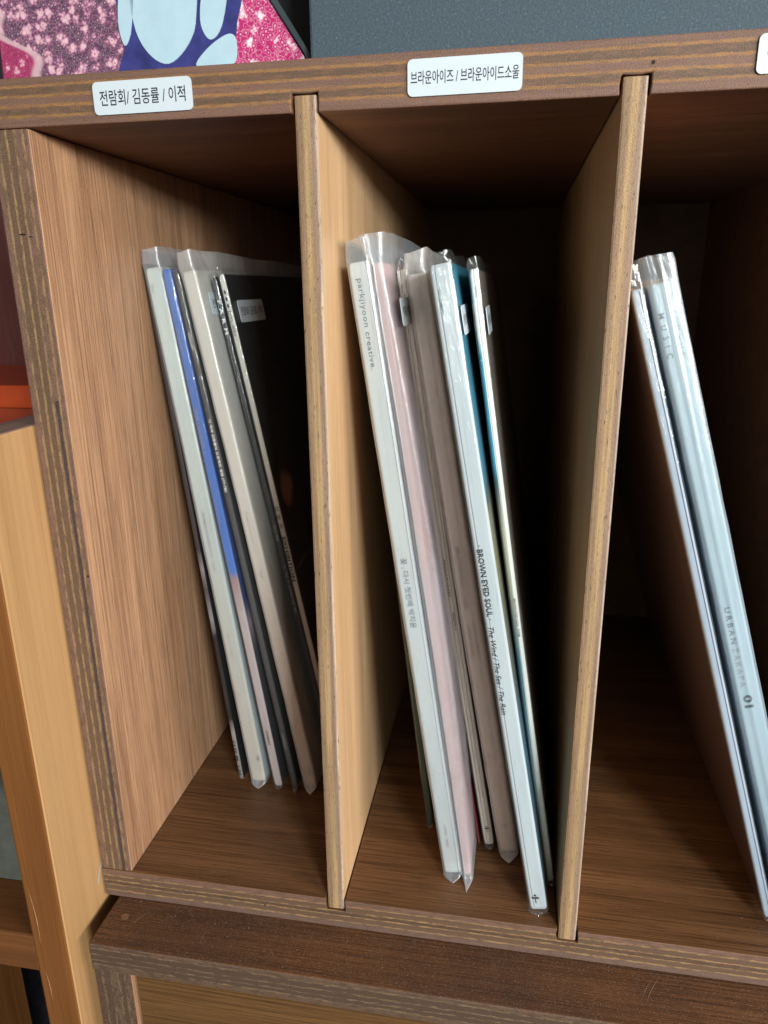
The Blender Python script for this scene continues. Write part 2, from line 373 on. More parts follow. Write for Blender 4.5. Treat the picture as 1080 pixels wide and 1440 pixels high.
# small knot holes / splits in the plies (flat patches in a dark colour)
M_pit = paint('dark_pit', (.012, .008, .006, 1), .8)
def pit(x, y, z, w_, h_, parent):
    b_ = bmesh.new(); n = 9
    vs = [b_.verts.new((x+w_/2*math.cos(a)*random.uniform(.6, 1.1), y, z+h_/2*math.sin(a)*random.uniform(.5, 1.1))) for a in [2*math.pi*i/n for i in range(n)]]
    b_.faces.new(vs); bmesh.ops.recalc_face_normals(b_, faces=b_.faces[:]); return obj('knot_hole', b_, M_pit, parent)
pit(.2330, -.0003, .3695, .0012, .0018, shelf); pit(-.0088, -.0001, .321, .0040, .0008, shelf); pit(-.0052, -.0001, .320, .0022, .0006, shelf)
pit(-.0009, -.0001, .171, .0016, .0014, shelf); pit(.0745, -.0003, -.0095, .0012, .0009, shelf); pit(.2445, -.0003, -.0035, .0009, .0010, shelf)

M_crack = paint('dark_split', (.09, .045, .028, 1), .7)
def split_line(pts, w_, parent, mat=None):
    b_ = bmesh.new(); L, Rr = [], []
    for i, (y, z) in enumerate(pts):
        ww = w_*(.35 + .65*math.sin(math.pi*i/(len(pts)-1)))*random.uniform(.6, 1.2)
        L.append(b_.verts.new((.00012, y-ww, z))); Rr.append(b_.verts.new((.00012, y+ww, z)))
    for i in range(len(pts)-1): b_.faces.new((L[i], Rr[i], Rr[i+1], L[i+1]))
    bmesh.ops.recalc_face_normals(b_, faces=b_.faces[:])
    for f_ in b_.faces:
        if f_.normal.x < 0: f_.normal_flip()
    return obj('veneer_split', b_, mat or M_crack, parent)
def wander(y0, z0, y1, z1, n=16, a=.0004): return [(y0+(y1-y0)*i/n+random.uniform(-a, a), z0+(z1-z0)*i/n) for i in range(n+1)]
split_line(wander(.0380, .343, .0400, .300, a=.0003), .00018, shelf)
split_line(wander(.0400, .299, .0415, .262, a=.0003), .00012, shelf)
split_line(wander(.0720, .340, .0735, .295), .00010, shelf)
split_line(wander(.0520, .120, .0535, .060), .00010, shelf)
M_scuff = paint('pale_scuff', (.52, .36, .24, 1), .6, .1)
for y0, z0, y1, z1, w_ in ((.012, .165, .030, .158, .00012), (.045, .150, .060, .1525, .0001), (.020, .118, .034, .121, .00012), (.060, .205, .071, .2025, .00008), (.028, .094, .030, .081, .0001)):
    split_line([(y0+(y1-y0)*i/8, z0+(z1-z0)*i/8+random.uniform(-.0003, .0003)) for i in range(9)], w_, shelf, M_scuff)
# labels on the top edge
def label_sticker(x0, x1, z0, z1, txt, tl, th, lab, rot=0, tx=0):
    t = thing('name_label', lab, 'label', ((x0+x1)/2, -.0008, (z0+z1)/2), (0, rot, 0), 'name labels along the top edge')
    b_ = bmesh.new(); prism(b_, rrect(x1-x0, z1-z0, .0018), 1, 0, .00035)
    obj('paper', b_, M_paper, t)
    lettering(txt, tl, th, M_ink, t, M_front(tx, 0, -.00006))
    return t
label_sticker(.0299, .0697, .3627, .3739, '전람회/ 김동률 / 이적', .0345, .0053, 'white label with Korean names above the left compartment', R(-.3))
label_sticker(.1503, .1901, .3630, .3747, '브라운아이즈 / 브라운아이드소울', .0375, .0043, 'white label with a long line of Korean above the middle compartment', R(-.2))
label_sticker(.2652, .3050, .3640, .3756, '어반자카파 / 이소라', .034, .0043, 'white label cut off by the right border of the photo, above the right compartment', R(-.2))

# ------------------------------------------------------------------ cabinet below
cab = thing('drawer_cabinet', 'dusty dark brown plywood drawer cabinet under the record shelf', 'cabinet')
CX0, CX1, CY = -.0098, .47, -.0300
bm = bmesh.new(); box(bm, CX0, CX1, CY, .34, -.0349, -.0178, {'-y': 0, '-x': 0, '+x': 0, '+z': 1, '-z': 1, '+y': 0})
obj('cabinet_top', bm, [M_cab_edge, M_cab], cab, bevel=.0007)
bm = bmesh.new(); box(bm, CX0+.0006, .0112, CY+.0006, .33, -.45, -.0352, {'-y': 0, '+x': 1, '-x': 1}); obj('side_panel', bm, [M_cab_side, M_panel], cab, bevel=.0005)
bm = bmesh.new(); box(bm, .452, .469, CY+.0006, .33, -.45, -.0352, {'-y': 0, '+x': 1, '-x': 1}); obj('side_panel', bm, [M_cab_side, M_panel], cab, bevel=.0005)
bm = bmesh.new(); box(bm, .0112, .452, .30, .31, -.45, -.0352); obj('back_panel', bm, M_back, cab)
bm = bmesh.new(); box(bm, .0128, .450, CY+.0025, CY+.018, -.24, -.0368); obj('drawer_front', bm, M_drawer, cab, bevel=.0006)
bm = bmesh.new(); box(bm, .0128, .450, CY+.0025, CY+.018, -.448, -.242); obj('drawer_front', bm, M_drawer, cab, bevel=.0006)
# filled screw plug
bm = bmesh.new(); prism(bm, [(0+.0022*math.cos(a)*random.uniform(.9, 1.1), .0019*math.sin(a)*random.uniform(.9, 1.1)) for a in [math.pi*i/8 for i in range(16)]], 2, 0, .00025)
o = obj('wood_plug', bm, paint('plug_filler', (.20, .095, .05, 1), .5, .1), cab); o.location = (.0003, -.0115, -.0178)

# dust, lint and scratches on cabinet and boards
def dust(name, label, pts, smin, smax):
    b_ = bmesh.new()
    for x, y, z in pts:
        s = random.uniform(smin, smax)*random.choice([.5, .6, 1, 1, 1.5])
        k = b_.verts[:]; r0 = random.random()*6
        v = [b_.verts.new((x+s*math.cos(r0+a)*random.uniform(.5, 1), y+s*math.sin(r0+a)*random.uniform(.5, 1), z+.0001)) for a in (0, 1.5, 3, 4.5)]
        t_ = b_.verts.new((x, y, z+s*.8))
        for i in range(4): b_.faces.new((v[i], v[(i+1) % 4], t_))
    o_ = obj(name, b_, paint('dust', (.40, .35, .30, 1), .9, .1), None, kind='stuff', label=label); return o_
P = [(random.uniform(CX0+.002, .33), CY+.001+(.028)*(1-random.random()**1.6), -.0178) for _ in range(520)]
P += [(random.gauss(.09, .03), random.uniform(-.012, -.001), -.0178) for _ in range(160)]
P += [(random.uniform(.0, .33), random.uniform(.001, .06)*random.random(), 0) for _ in range(140)]
P += [(.2405, .0085, .0001)]*3
dust('dust', 'pale specks of dust lying on the cabinet top and shelf floor', P, .00007, .00022)
def strand(name, pts, r, mat, parent=None, n=5):
    b_ = bmesh.new(); rings = []
    for i, p in enumerate(pts):
        p = Vector(p); d = (Vector(pts[min(i+1, len(pts)-1)])-Vector(pts[max(i-1, 0)])).normalized()
        u = d.orthogonal().normalized(); v = d.cross(u)
        rings.append([b_.verts.new(p+(u*math.cos(a)+v*math.sin(a))*r) for a in [2*math.pi*k/n for k in range(n)]])
    for a, b in zip(rings, rings[1:]):
        for k in range(n): b_.faces.new((a[k], a[(k+1) % n], b[(k+1) % n], b[k]))
    return obj(name, b_, mat, parent, smooth=True)
M_scr = paint('raw_wood_scratch', (.34, .23, .15, 1), .7, .1)
def scratch(a, b, w_, parent, nz, bend=.0006, mat=None):
    a, b = Vector(a), Vector(b); d = (b-a); s = d.cross(Vector(nz)).normalized(); n = 10
    b_ = bmesh.new(); L, Rr = [], []
    for i in range(n+1):
        t = i/n; c = a+d*t + s*bend*math.sin(t*3.1) + s*random.uniform(-.00008, .00008)
        ww = w_*math.sin(math.pi*min(.97, max(.03, t)))*random.uniform(.5, 1)
        L.append(b_.verts.new(c-s*ww)); Rr.append(b_.verts.new(c+s*ww))
    for i in range(n): b_.faces.new((L[i], Rr[i], Rr[i+1], L[i+1]))
    bmesh.ops.recalc_face_normals(b_, faces=b_.faces[:])
    return obj('scratch', b_, mat or M_scr, parent)
zt = -.01765
for a, b, w_ in (((.272, -.002, zt), (.262, -.020, zt), .00013), ((.2690, -.003, zt), (.2605, -.018, zt), .00009), ((.0475, -.012, zt), (.046, -.021, zt), .00012),
                 ((.083, -.018, zt), (.0875, -.023, zt), .0001), ((.012, -.006, zt), (.006, -.017, zt), .00012), ((.017, -.003, zt), (.0125, -.013, zt), .00008), ((.101, -.010, zt), (.1005, -.022, zt), .00008)):
    scratch(a, b, w_, cab, (0, 0, 1))

for a, b, w_ in (((.030, .020, .0002), (.046, .034, .0002), .00007), ((.150, .004, .0002), (.158, .016, .0002), .00008), ((.190, .008, .0002), (.196, .022, .0002), .00007), ((.262, .030, .0002), (.285, .022, .0002), .00006), ((.250, .012, .0002), (.256, .019, .0002), .00007)):
    scratch(a, b, w_, shelf, (0, 0, 1), mat=paint('floor_rub', (.22, .13, .07, 1), .6))
P2 = [(random.choice((.0006, .1172, .2327))+abs(random.gauss(0, .0012)), random.uniform(.002, .10), 0) for _ in range(170)]
P2 += [(random.choice((.1077, .2232))-abs(random.gauss(0, .0010)), random.uniform(.002, .08), 0) for _ in range(90)]
dust('dust', 'fine grey dust gathered along the foot of the dividers', P2, .00008, .00020)
# ------------------------------------------------------------------ rack on the left
rack = thing('wooden_rack', 'pale beech side of an open rack with orange varnished front, left of the shelf', 'rack', (0, 0, 0))
RX0, RX1, RY = -.0382, -.0188, -.0338
bm = bmesh.new(); box(bm, RX0, RX1, RY, .36, -.80, .2418, {'+x': 0, '-x': 1, '-y': 1, '+z': 2, '+y': 1, '-z': 1})
obj('side_panel', bm, [M_rack_side, M_rack_front, M_rack_top], rack, bevel=.0012)
bm = bmesh.new(); M_rail = veneer('shade_darkened_rail', (.085, .030, .010, 1), (.16, .062, .02, 1), 0, rough=.35, pores=.12, bands=.6, fine=400, seed=12, spec=.5)  # rack varnish made darker, painting in the shade low on the rack
box(bm, -.42, RX0-.0002, RY+.001, .0, -.0385, -.0153); obj('rail', bm, M_rail, rack, bevel=.001)
bm = bmesh.new(); box(bm, -.44, -.4202, RY, .36, -.80, .2418); obj('side_panel', bm, M_rack_front, rack, bevel=.001)
bm = bmesh.new(); box(bm, -.42, RX0-.0002, .0, .33, .176, .190); obj('shelf_board', bm, M_rack_front, rack)
bm = bmesh.new(); box(bm, -.42, RX0-.0002, .20, .208, -.245, .17); obj('back_board', bm, paint('dull_green_board', (.11, .12, .10, 1), .6, .1), rack)
sw = (.50, .50, .47, 1)
M_smear = paint('grey_smear', sw, .8, .2)
scratch((RX1+.0002, .0035, .0045), (RX1+.0002, -.004, -.009), .0011, rack, (1, 0, 0), mat=M_smear)
scratch((RX0+.003, RY-.0002, .018), (RX0+.0045, RY-.0002, -.018), .00022, rack, (0, 1, 0), .001, mat=paint('pale_scratch', (.55, .33, .14, 1), .6))
scratch((RX0+.004, RY-.0002, -.035), (RX0+.0052, RY-.0002, -.055), .0002, rack, (0, 1, 0), .0006, mat=bpy.data.materials['pale_scratch'])
red = thing('red_box', 'orange-red box with a brighter lid on the rack, past the left edge of the shelf', 'box', (-.2, .17, .1903))
rb = bmesh.new(); box(rb, -.16, .1616, .0015, .130, 0, .0300); obj('body', rb, paint('dull_red_board', (.25, .035, .012, 1), .45, .08, .5), red, bevel=.001)
rb = bmesh.new(); box(rb, -.161, .1620, 0, .132, .0302, .0462); obj('lid', rb, paint('orange_red_lacquer', (.42, .055, .014, 1), .35, .08, .5), red, bevel=.0012)
rb = bmesh.new(); box(rb, -.40, -.03, .307, .318, .1903, .62)
mar = obj('maroon_panel', rb, zramp('maroon_board', [(0, (.10, .016, .010, 1)), (.95, (.060, .011, .008, 1)), (1, (.04, .016, .05, 1))], .5, L=.42, coat=0), None)
tag(mar, 'dark maroon panel standing behind the orange-red box on the rack', 'panel')
# room behind
b_ = bmesh.new(); box(b_, -3, 3, .62, .70, -.8, 2.2); obj('wall', b_, paint('dark_wall', (.05, .04, .045, 1), .8, .1), kind='structure')
b_ = bmesh.new(); box(b_, -3, 3, -3, .62, -.86, -.801); obj('floor', b_, paint('dark_floor', (.03, .028, .04, 1), .5, .2), kind='structure')

# ------------------------------------------------------------------ things on top of the shelf
ZT = H+TB+.0002
# large dark grey textured board
m, nt, b = newmat('grey_felt_board')
n1 = noise_(nt, coords(nt, (1, 1, 1)), 700, 3, .7); n2 = noise_(nt, coords(nt), 60, 3, .5)
c = ramp(nt, n1, [(.3, (.028, .046, .060, 1)), (.6, (.055, .086, .108, 1)), (.74, (.15, .20, .23, 1))])
c = mix(nt, math_(nt, 'MULTIPLY', n2, .4), c, (.04, .05, .06, 1))
nt.links.new(c, b.inputs['Base Color']); b.inputs['Roughness'].default_value = .8; bump(nt, b, n1, .7, .0006); M_felt = m
bm = bmesh.new(); box(bm, .0515, .47, .240, .300, ZT, .72)
tag(obj('grey_case', bm, M_felt, None, bevel=.002), 'dark grey felt-textured case standing on top of the shelf above the right half', 'case')
bm = bmesh.new(); box(bm, -.02, .0500, .300, .365, ZT, .60)
tag(obj('black_box', bm, paint('matt_black', (.006, .007, .009, 1), .6), None, bevel=.002), 'black box in the gap between the floral print and the grey case', 'box')
# floral print
pr = thing('floral_print', 'glossy pink floral print with navy and pale blue shapes standing on the shelf top', 'print', (0, .25, ZT), (R(-3), 0, 0))
m, nt, b = newmat('floral_pattern')
v = coords(nt, (1, 1, 1))
vor = nt.nodes.new('ShaderNodeTexVoronoi'); vor.inputs['Scale'].default_value = 125; nt.links.new(v, vor.inputs['Vector'])
vor2 = nt.nodes.new('ShaderNodeTexVoronoi'); vor2.inputs['Scale'].default_value = 420; nt.links.new(v, vor2.inputs['Vector'])
sp = nt.nodes.new('ShaderNodeSeparateXYZ'); nt.links.new(v, sp.inputs[0])
# petals: warp of the distance with angular-ish fine cells
d = math_(nt, 'ADD', vor.outputs['Distance'], math_(nt, 'MULTIPLY', math_(nt, 'SUBTRACT', vor2.outputs['Distance'], .4), .45))
vor3 = nt.nodes.new('ShaderNodeTexVoronoi'); vor3.inputs['Scale'].default_value = 330; nt.links.new(v, vor3.inputs['Vector'])
lace = ramp(nt, vor3.outputs['Distance'], [(.16, g(1)), (.30, g(0)), (.50, g(0)), (.60, g(.6)), (.7, g(0))])
fl = ramp(nt, d, [(.08, (.50, .12, .16, 1)), (.14, (.74, .52, .55, 1)), (.34, (.60, .33, .40, 1)), (.46, (.30, .10, .19, 1)), (.56, (.15, .055, .11, 1)), (.8, (.10, .05, .085, 1))])
fl2 = ramp(nt, d, [(.14, (.85, .76, .74, 1)), (.34, (.66, .36, .44, 1)), (.44, (.46, .035, .15, 1)), (.8, (.42, .02, .13, 1))])
fl = mix(nt, math_(nt, 'MULTIPLY', lace, .55), fl, (.62, .40, .46, 1)); fl2 = mix(nt, math_(nt, 'MULTIPLY', lace, .65), fl2, (.80, .55, .62, 1))
right = math_(nt, 'GREATER_THAN', sp.outputs[0], -.03)
# scalloped medallion border on the left
sc_ = math_(nt, 'ADD', math_(nt, 'MULTIPLY', sp.outputs[0], 1.0), math_(nt, 'MULTIPLY', sp.outputs[2], .9))
sc_ = math_(nt, 'ADD', sc_, math_(nt, 'MULTIPLY', math_(nt, 'SINE', math_(nt, 'MULTIPLY', sp.outputs[2], 210)), .007))
edge = ramp(nt, math_(nt, 'ADD', math_(nt, 'MULTIPLY', sc_, 5), .9), [(.46, g(0)), (.48, g(1))])
band = ramp(nt, math_(nt, 'ADD', math_(nt, 'MULTIPLY', sc_, 5), .9), [(.44, g(0)), (.455, g(1)), (.475, g(1)), (.49, g(0))])
rose = ramp(nt, d, [(.10, (.68, .45, .50, 1)), (.26, (.55, .22, .30, 1)), (.34, (.37, .05, .13, 1)), (.6, (.31, .03, .10, 1))])
rose = mix(nt, math_(nt, 'MULTIPLY', lace, .3), rose, (.62, .25, .36, 1)); left = mix(nt, edge, rose, fl); left = mix(nt, math_(nt, 'MULTIPLY', band, .8), left, (.62, .42, .45, 1))
c = mix(nt, right, left, fl2)
nt.links.new(c, b.inputs['Base Color']); b.inputs['Roughness'].default_value = .25; b.inputs['Coat Weight'].default_value = .3
M_floral = m
bm = bmesh.new(); prism(bm, [(-.182, 0), (.0655, 0), (.0435, .071), (.0205, .105), (-.005, .150), (-.005, .20), (-.182, .20)], 1, 0, .003)
obj('sheet', bm, M_floral, pr)
M_navy = paint('navy_print', (.045, .05, .21, 1), .25, .15, .5, coat=.3); M_pale = paint('pale_blue_print', (.42, .58, .66, 1), .25, .03, .5, coat=.3)
def patch(px, off, mat, name):
    """px: outline in print plane (x,z)"""
    b_ = bmesh.new(); prism(b_, px, 1, -off, -off+.0004); return obj(name, b_, mat, pr)
def smooth_poly(pts, n=6):
    out = []; m_ = len(pts)
    for i in range(m_):
        p0, p1, p2, p3 = [Vector(pts[(i+k-1) % m_]) for k in range(4)]
        for j in range(n):
            t = j/n
            out.append(tuple(.5*((2*p1)+(-p0+p2)*t+(2*p0-5*p1+4*p2-p3)*t*t+(-p0+3*p1-3*p2+p3)*t**3)))
    return out
def pxz(px, py):                 # plane of the print, metric, from the survey of the photograph
    a = CAM; d_ = fwd + rt*((px-540)/1021.14) - up*((py-720)/1021.14); s_ = (.25-a.y)/d_.y; q = a+d_*s_; return (q.x, q.z-ZT)
patch([pxz(*p) for p in smooth_poly([(170, -30), (163, 20), (172, 60), (168, 105), (235, 100), (300, 92), (322, 70), (330, 30), (322, -30)], 5)], .0006, M_navy, 'figure')
for k, pl in enumerate(([(182, -30), (184, 30), (205, 72), (235, 88), (262, 60), (272, 20), (262, -30)], [(163, -20), (162, 30), (172, 62), (180, 40), (181, -20)],
                        [(284, -30), (278, 25), (292, 53), (308, 35), (314, -25)], [(275, 92), (290, 65), (318, 45), (330, 55), (325, 90)])):
    patch([pxz(*p) for p in smooth_poly(pl, 5)], .0011, M_pale, 'pale_cutout')
bm = bmesh.new(); box(bm, -.1840, -.1822, -.002, .004, 0, .2); obj('edge_strip', bm, M_ink, pr)
bm = bmesh.new(); prism(bm, [(.0665, 0), (.0715, 0), (.0475, .073), (.0245, .108), (.000, .153), (-.004, .150), (.0215, .106), (.0445, .072)], 1, -.002, .004)
obj('edge_strip', bm, paint('dark_steel', (.05, .065, .075, 1), .3, .1, .6), pr)

# ------------------------------------------------------------------ records
def make_jacket(w_, D, Hh, bow, grooves, mats, parent, name='jacket'):
    bm = bmesh.new(); r = min(.0011, w_*.35)
    pr_ = [(0, D, 1), (0, r, 1)]
    for i in (1, 2): a = i*30; pr_.append((r-r*math.cos(R(a)), r-r*math.sin(R(a)), 0))
    pr_.append((r, 0, 0))
    for gx in sorted(grooves):
        x = w_*gx; pr_ += [(x-.0003, .00000, 0), (x, .0006, 0), (x+.0003, .00000, 0)]
    pr_.append((w_-r, 0, 0))
    for i in (1, 2): a = 90-i*30; pr_.append((w_-r+r*math.cos(R(a)), r-r*math.sin(R(a)), 0))
    pr_ += [(w_, r, 2), (w_, D, 2)]
    n = len(pr_); nz = 22; rings = []
    for k in [0, .06, .16] + list(range(1, nz)) + [nz-.16, nz-.06, nz]:
        z = Hh*k/nz; ins = {0: .0010, .06: .0004, .16: .0001, nz-.16: 0, nz-.06: .0002, nz: .0005}.get(k, 0); bx = bow*math.sin(math.pi*k/nz); sh = 1
        rr = []
        for (x, y, mi) in pr_:
            yy = y + (ins*1.2 if y < r*1.01 else 0); x = x + (ins if x < w_*.3 else -ins if x > w_*.7 else 0)*min(1, w_/.004)   # eased corners
            rr.append(bm.verts.new((x+bx*(1-min(1, max(0, y)/D)), yy+.00012*noise.noise(Vector((x*200, 1, z*60))), z)))
        rings.append(rr)
    for a, b in zip(rings, rings[1:]):
        for i in range(n):
            f = bm.faces.new((a[i], a[(i+1) % n], b[(i+1) % n], b[i]))
            mi = 0
            if i == 0: mi = 1
            elif i == n-2: mi = 2
            elif i == n-1: mi = 3
            f.material_index = mi
    bm.faces.new(rings[0][::-1]).material_index = 3; bm.faces.new(rings[-1]).material_index = 3
    bmesh.ops.recalc_face_normals(bm, faces=bm.faces[:])
    o = obj(name, bm, mats, parent); return o

def make_sleeve(w_, D, Hh, bow, mat, parent, top=.008, bot=.0022, off=.0005, ktop=.45, fin=None, crumple=.0003, seed=0, tipx=.5, flare=0.0, back_drop=.004, tipy=.003):
    bm = bmesh.new(); e = off
    pts = []                                  # (x, y, isfin)
    for y in [D+.003, D*.8, D*.6, D*.42, D*.28, D*.18, D*.11, .020, .012, .006, .0025]: pts.append((-e, y))
    pts += [(-e, .0004), (-e*.3, -e*.7)]
    xs = [i/6*w_ for i in range(1, 6)]
    for x in xs:
        if fin is not None and abs(x-fin*w_) <= w_/12+1e-9: pts += [(x-.0003, -e), (x, -e-.0011), (x+.0003, -e)]
        else: pts.append((x, -e))
    pts += [(w_+e*.3, -e*.7), (w_+e, .0004)]
    for y in [.0025, .006, .012, .020, D*.11, D*.18, D*.28, D*.42, D*.6, D*.8, D+.003]: pts.append((w_+e, y))
    zs = [-bot, -bot*.85, -bot*.6, -bot*.35, -bot*.12, .001] + [Hh*(i/30) for i in range(1, 30)] + [Hh-.001, Hh+top*.15, Hh+top*.4, Hh+top*.7, Hh+top]
    rings = []
    for z in zs:
        k = 1; yo = 0
        if z < 0: q = -z/bot; k = 1-q**1.6*.93; yo = -tipy*q
        if z > Hh: q = (z-Hh)/top; k = 1-(1-ktop)*q
        bx = bow*math.sin(math.pi*min(1, max(0, z/Hh)))
        rr = []
        for x, y in pts:
            cx = w_*tipx if z < 0 else w_*.5
            fl = flare*math.sin(math.pi*min(1, max(0, z/Hh))) if x > w_*.5 else 0
            xx = cx+(x-cx)*k + bx*(1-min(1, max(0, y)/D)) + fl
            am = crumple*(1 if 0 <= z <= Hh else 2.6)
            nv = noise.noise_vector(Vector((x*60+seed, y*38, z*38+seed*3)))
            nf = noise.noise_vector(Vector((x*300+seed, y*160, z*150)))
            out = 1 if x > w_*.5 else -1
            dx = abs(nv.x)*am*out if 0 <= z <= Hh else nv.x*am + nf.x*am*.5
            dy = -abs(nv.y)*am*.8 + nf.y*am*.15 if y < .001 else 0
            zz = z - (back_drop*min(1, max(0, y)/D) if z > Hh else 0)*((z-Hh)/top if z > Hh else 0) + (nv.z*am*1.5 if z > Hh+top*.9 else 0)
            if z > Hh:
                q2 = (z-Hh)/top; bend = noise.noise_vector(Vector((y*16+seed*5, seed*2.1, x*25)))
                dx += bend.x*.0028*q2*q2; zz += bend.y*.0016*q2 + nf.y*.0004*q2
            rr.append(bm.verts.new((xx+dx, y+dy+(yo if y < .02 else 0), max(zz, -bot))))
        rings.append(rr)
    n = len(pts)
    for a, b in zip(rings, rings[1:]):
        for i in range(n-1): bm.faces.new((a[i], a[i+1], b[i+1], b[i]))
    bmesh.ops.recalc_face_normals(bm, faces=bm.faces[:])
    return obj('plastic_sleeve', bm, mat, parent, smooth=True)

Z0 = .0024
def record(B, tx, w_, label, mats, Hh=.3090, D=.3125, bow=0, grooves=(), sleeve=None, yaw=0, texts=(), tz=.3055):
    lean = math.atan2(B[0]-tx, tz)
    t = thing('record_album', label, 'record', (B[0], B[1], Z0), (0, -lean, yaw), 'record albums leaning in the shelf')
    make_jacket(w_, D, Hh, bow, grooves, mats, t)
    for x in texts:
        txt, z1, z2, xf, h = x[:5]; kw = x[5] if len(x) > 5 else {}
        mat = kw.pop('mat', M_ink); z = (z1+z2)/2
        lettering(txt, abs(z1-z2), h, mat, t, M_spine(w_*xf + bow*math.sin(math.pi*z/Hh), z, -.00022), 'spine_lettering', **kw)
    if sleeve is not None:
        sleeve = dict(sleeve); sm = sleeve.pop('mat'); make_sleeve(w_, D, Hh, bow, sm, t, **sleeve)
    return t
def cover_sticker(t, w_, y, z, ww, hh, txt=None, side=1, tl=None):
    """small white label on the cover; side=+1 right cover"""
    b_ = bmesh.new(); x = w_+.0002 if side > 0 else -.0006
    prism(b_, [(p[0]+y, p[1]+z) for p in rrect(ww, hh, .0015)], 0, x, x+.0003); o_ = obj('index_sticker', b_, M_paper, t)
    if txt and side > 0:
        mw = Matrix(((0, 0, 1, x+.00036), (1, 0, 0, y), (0, 1, 0, z), (0, 0, 0, 1)))
        lettering(txt, tl or ww*.8, hh*.4, M_ink, o_, mw)
    return o_
def tree_logo(t, x, z, s=.0022, mat=None):
    b_ = bmesh.new()
    for a in (90, 205, 335):
        cx, cz = s*.55*math.cos(R(a)), s*.55*math.sin(R(a))
        b_.faces.new([b_.verts.new((x+cx+s*.36*math.cos(q)*(1.3 if a != 90 else .9), -.00025, z+cz+s*.3*math.sin(q))) for q in [2*math.pi*i/10 for i in range(10)]])
    b_.faces.new([b_.verts.new(p) for p in ((x-s*.1, -.00025, z-s*1.9), (x+s*.1, -.00025, z-s*1.9), (x+s*.1, -.00025, z), (x-s*.1, -.00025, z))])
    bmesh.ops.recalc_face_normals(b_, faces=b_.faces[:])
    for f in b_.faces:
        if f.normal.y > 0: f.normal_flip()
    return obj('logo', b_, mat or M_ink, t)

white = paint('white_board', (.55, .57, .56, 1), .45, .02, .4); page = paint('inner_paper', (.62, .60, .55, 1), .7, .05)
def C(a, b=None, rough=.4, var=.04): return paint('cover_print', a, rough, var, .45, 40, c2=b, coat=.15)
black = C((.012, .012, .013, 1), (.02, .02, .022, 1))
# A
a_sp = zramp('photo_spine', [(0, (.16, .15, .14, 1)), (.11, (.24, .22, .2, 1)), (.14, (.012, .012, .012, 1)), (.32, (.015, .014, .014, 1)), (.36, (.22, .20, .2, 1)), (.42, (.05, .04, .04, 1)), (.46, (.20, .17, .17, 1)), (.5, (.03, .025, .025, 1)), (.9, (.02, .016, .016, 1))], L=.309, noise_s=160, warp=.03)
record((.0312, .0795), .0004, .0026, 'thin black and grey album with photo-printed spine, leftmost in the left compartment', [a_sp, black, black, page],
       texts=[('김동률 1집', .0295, .0040, .5, .0013, dict(mat=M_ink))], tz=.311, Hh=.3105)
# B
bgr = (.50, .56, .48, 1)
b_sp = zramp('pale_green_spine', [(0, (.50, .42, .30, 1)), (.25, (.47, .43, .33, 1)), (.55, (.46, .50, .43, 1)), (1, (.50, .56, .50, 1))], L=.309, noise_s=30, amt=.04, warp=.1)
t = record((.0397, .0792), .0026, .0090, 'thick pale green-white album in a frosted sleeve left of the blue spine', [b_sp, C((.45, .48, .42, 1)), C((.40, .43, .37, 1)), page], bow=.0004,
       texts=[('KIMDONGRYUL  5th', .1770, .1425, .42, .0016, dict(mat=M_inkgrey, spacing=1.3)), ('monologue', .1030, .0870, .42, .0012, dict(mat=M_inkfaint)), ('5th', .3011, .2968, .25, .0014, dict(mat=M_inkfaint)), ('9', .0193, .0152, .75, .002, dict(mat=M_inkgrey))],
       sleeve=dict(mat=F_milky, top=.0100, ktop=.95, seed=1, fin=None, crumple=.0004, bot=.0022))
# C
blue_sp = zramp('blue_then_pink_spine', [(0, (.42, .35, .34, 1)), (.38, (.46, .38, .37, 1)), (.452, (.34, .22, .22, 1)), (.466, (.06, .17, .52, 1)), (.7, (.05, .15, .47, 1)), (1, (.045, .14, .42, 1))], rough=.2, L=.309, coat=.8, warp=.012, noise_s=25)
record((.0553, .0765), .0128, .0050, 'album with a glossy blue spine turning pink-grey at the foot', [blue_sp, C((.05, .09, .35, 1)), zramp('dark_cover', [(0, (.03, .03, .034, 1)), (.3, (.05, .05, .06, 1)), (.36, (.30, .25, .28, 1)), (.40, (.03, .06, .2, 1)), (1, (.04, .08, .3, 1))], L=.309), page], bow=.0003,
       texts=[('OFFBEAT', .0405, .0300, .5, .0014, dict(mat=M_ink)), ('THE MOTION 2', .2376, .2130, .4, .0014, dict(mat=M_inkfaint)), ('dreams', .2798, .2678, .45, .0011, dict(mat=M_inkfaint))],
       sleeve=dict(mat=F_clear, top=.0016, ktop=.8, seed=2, bot=.0008, tipy=.0005, off=.0003, crumple=.0002))
# D
dg = C((.045, .045, .046, 1), (.06, .06, .06, 1))
record((.0669, .0770), .0183, .0030, 'slim dark grey album with small white Korean lettering, right of the blue spine', [dg, black, C((.02, .022, .02, 1)), page],
       texts=[('DYL101', .2781, .2695, .5, .0012, dict(mat=M_inkpale)), ('이 적과 김동률의 프로젝트 앨범 (카니발)', .2326, .1919, .5, .0018, dict(mat=M_inkpale, bold=.01)), ('OFFBEAT', .0398, .0283, .45, .0013, dict(mat=M_inkfaint))],
       sleeve=dict(mat=F_clear, top=.0016, ktop=.8, seed=3, bot=.0018, tipy=.002, off=.0003, crumple=.0002))
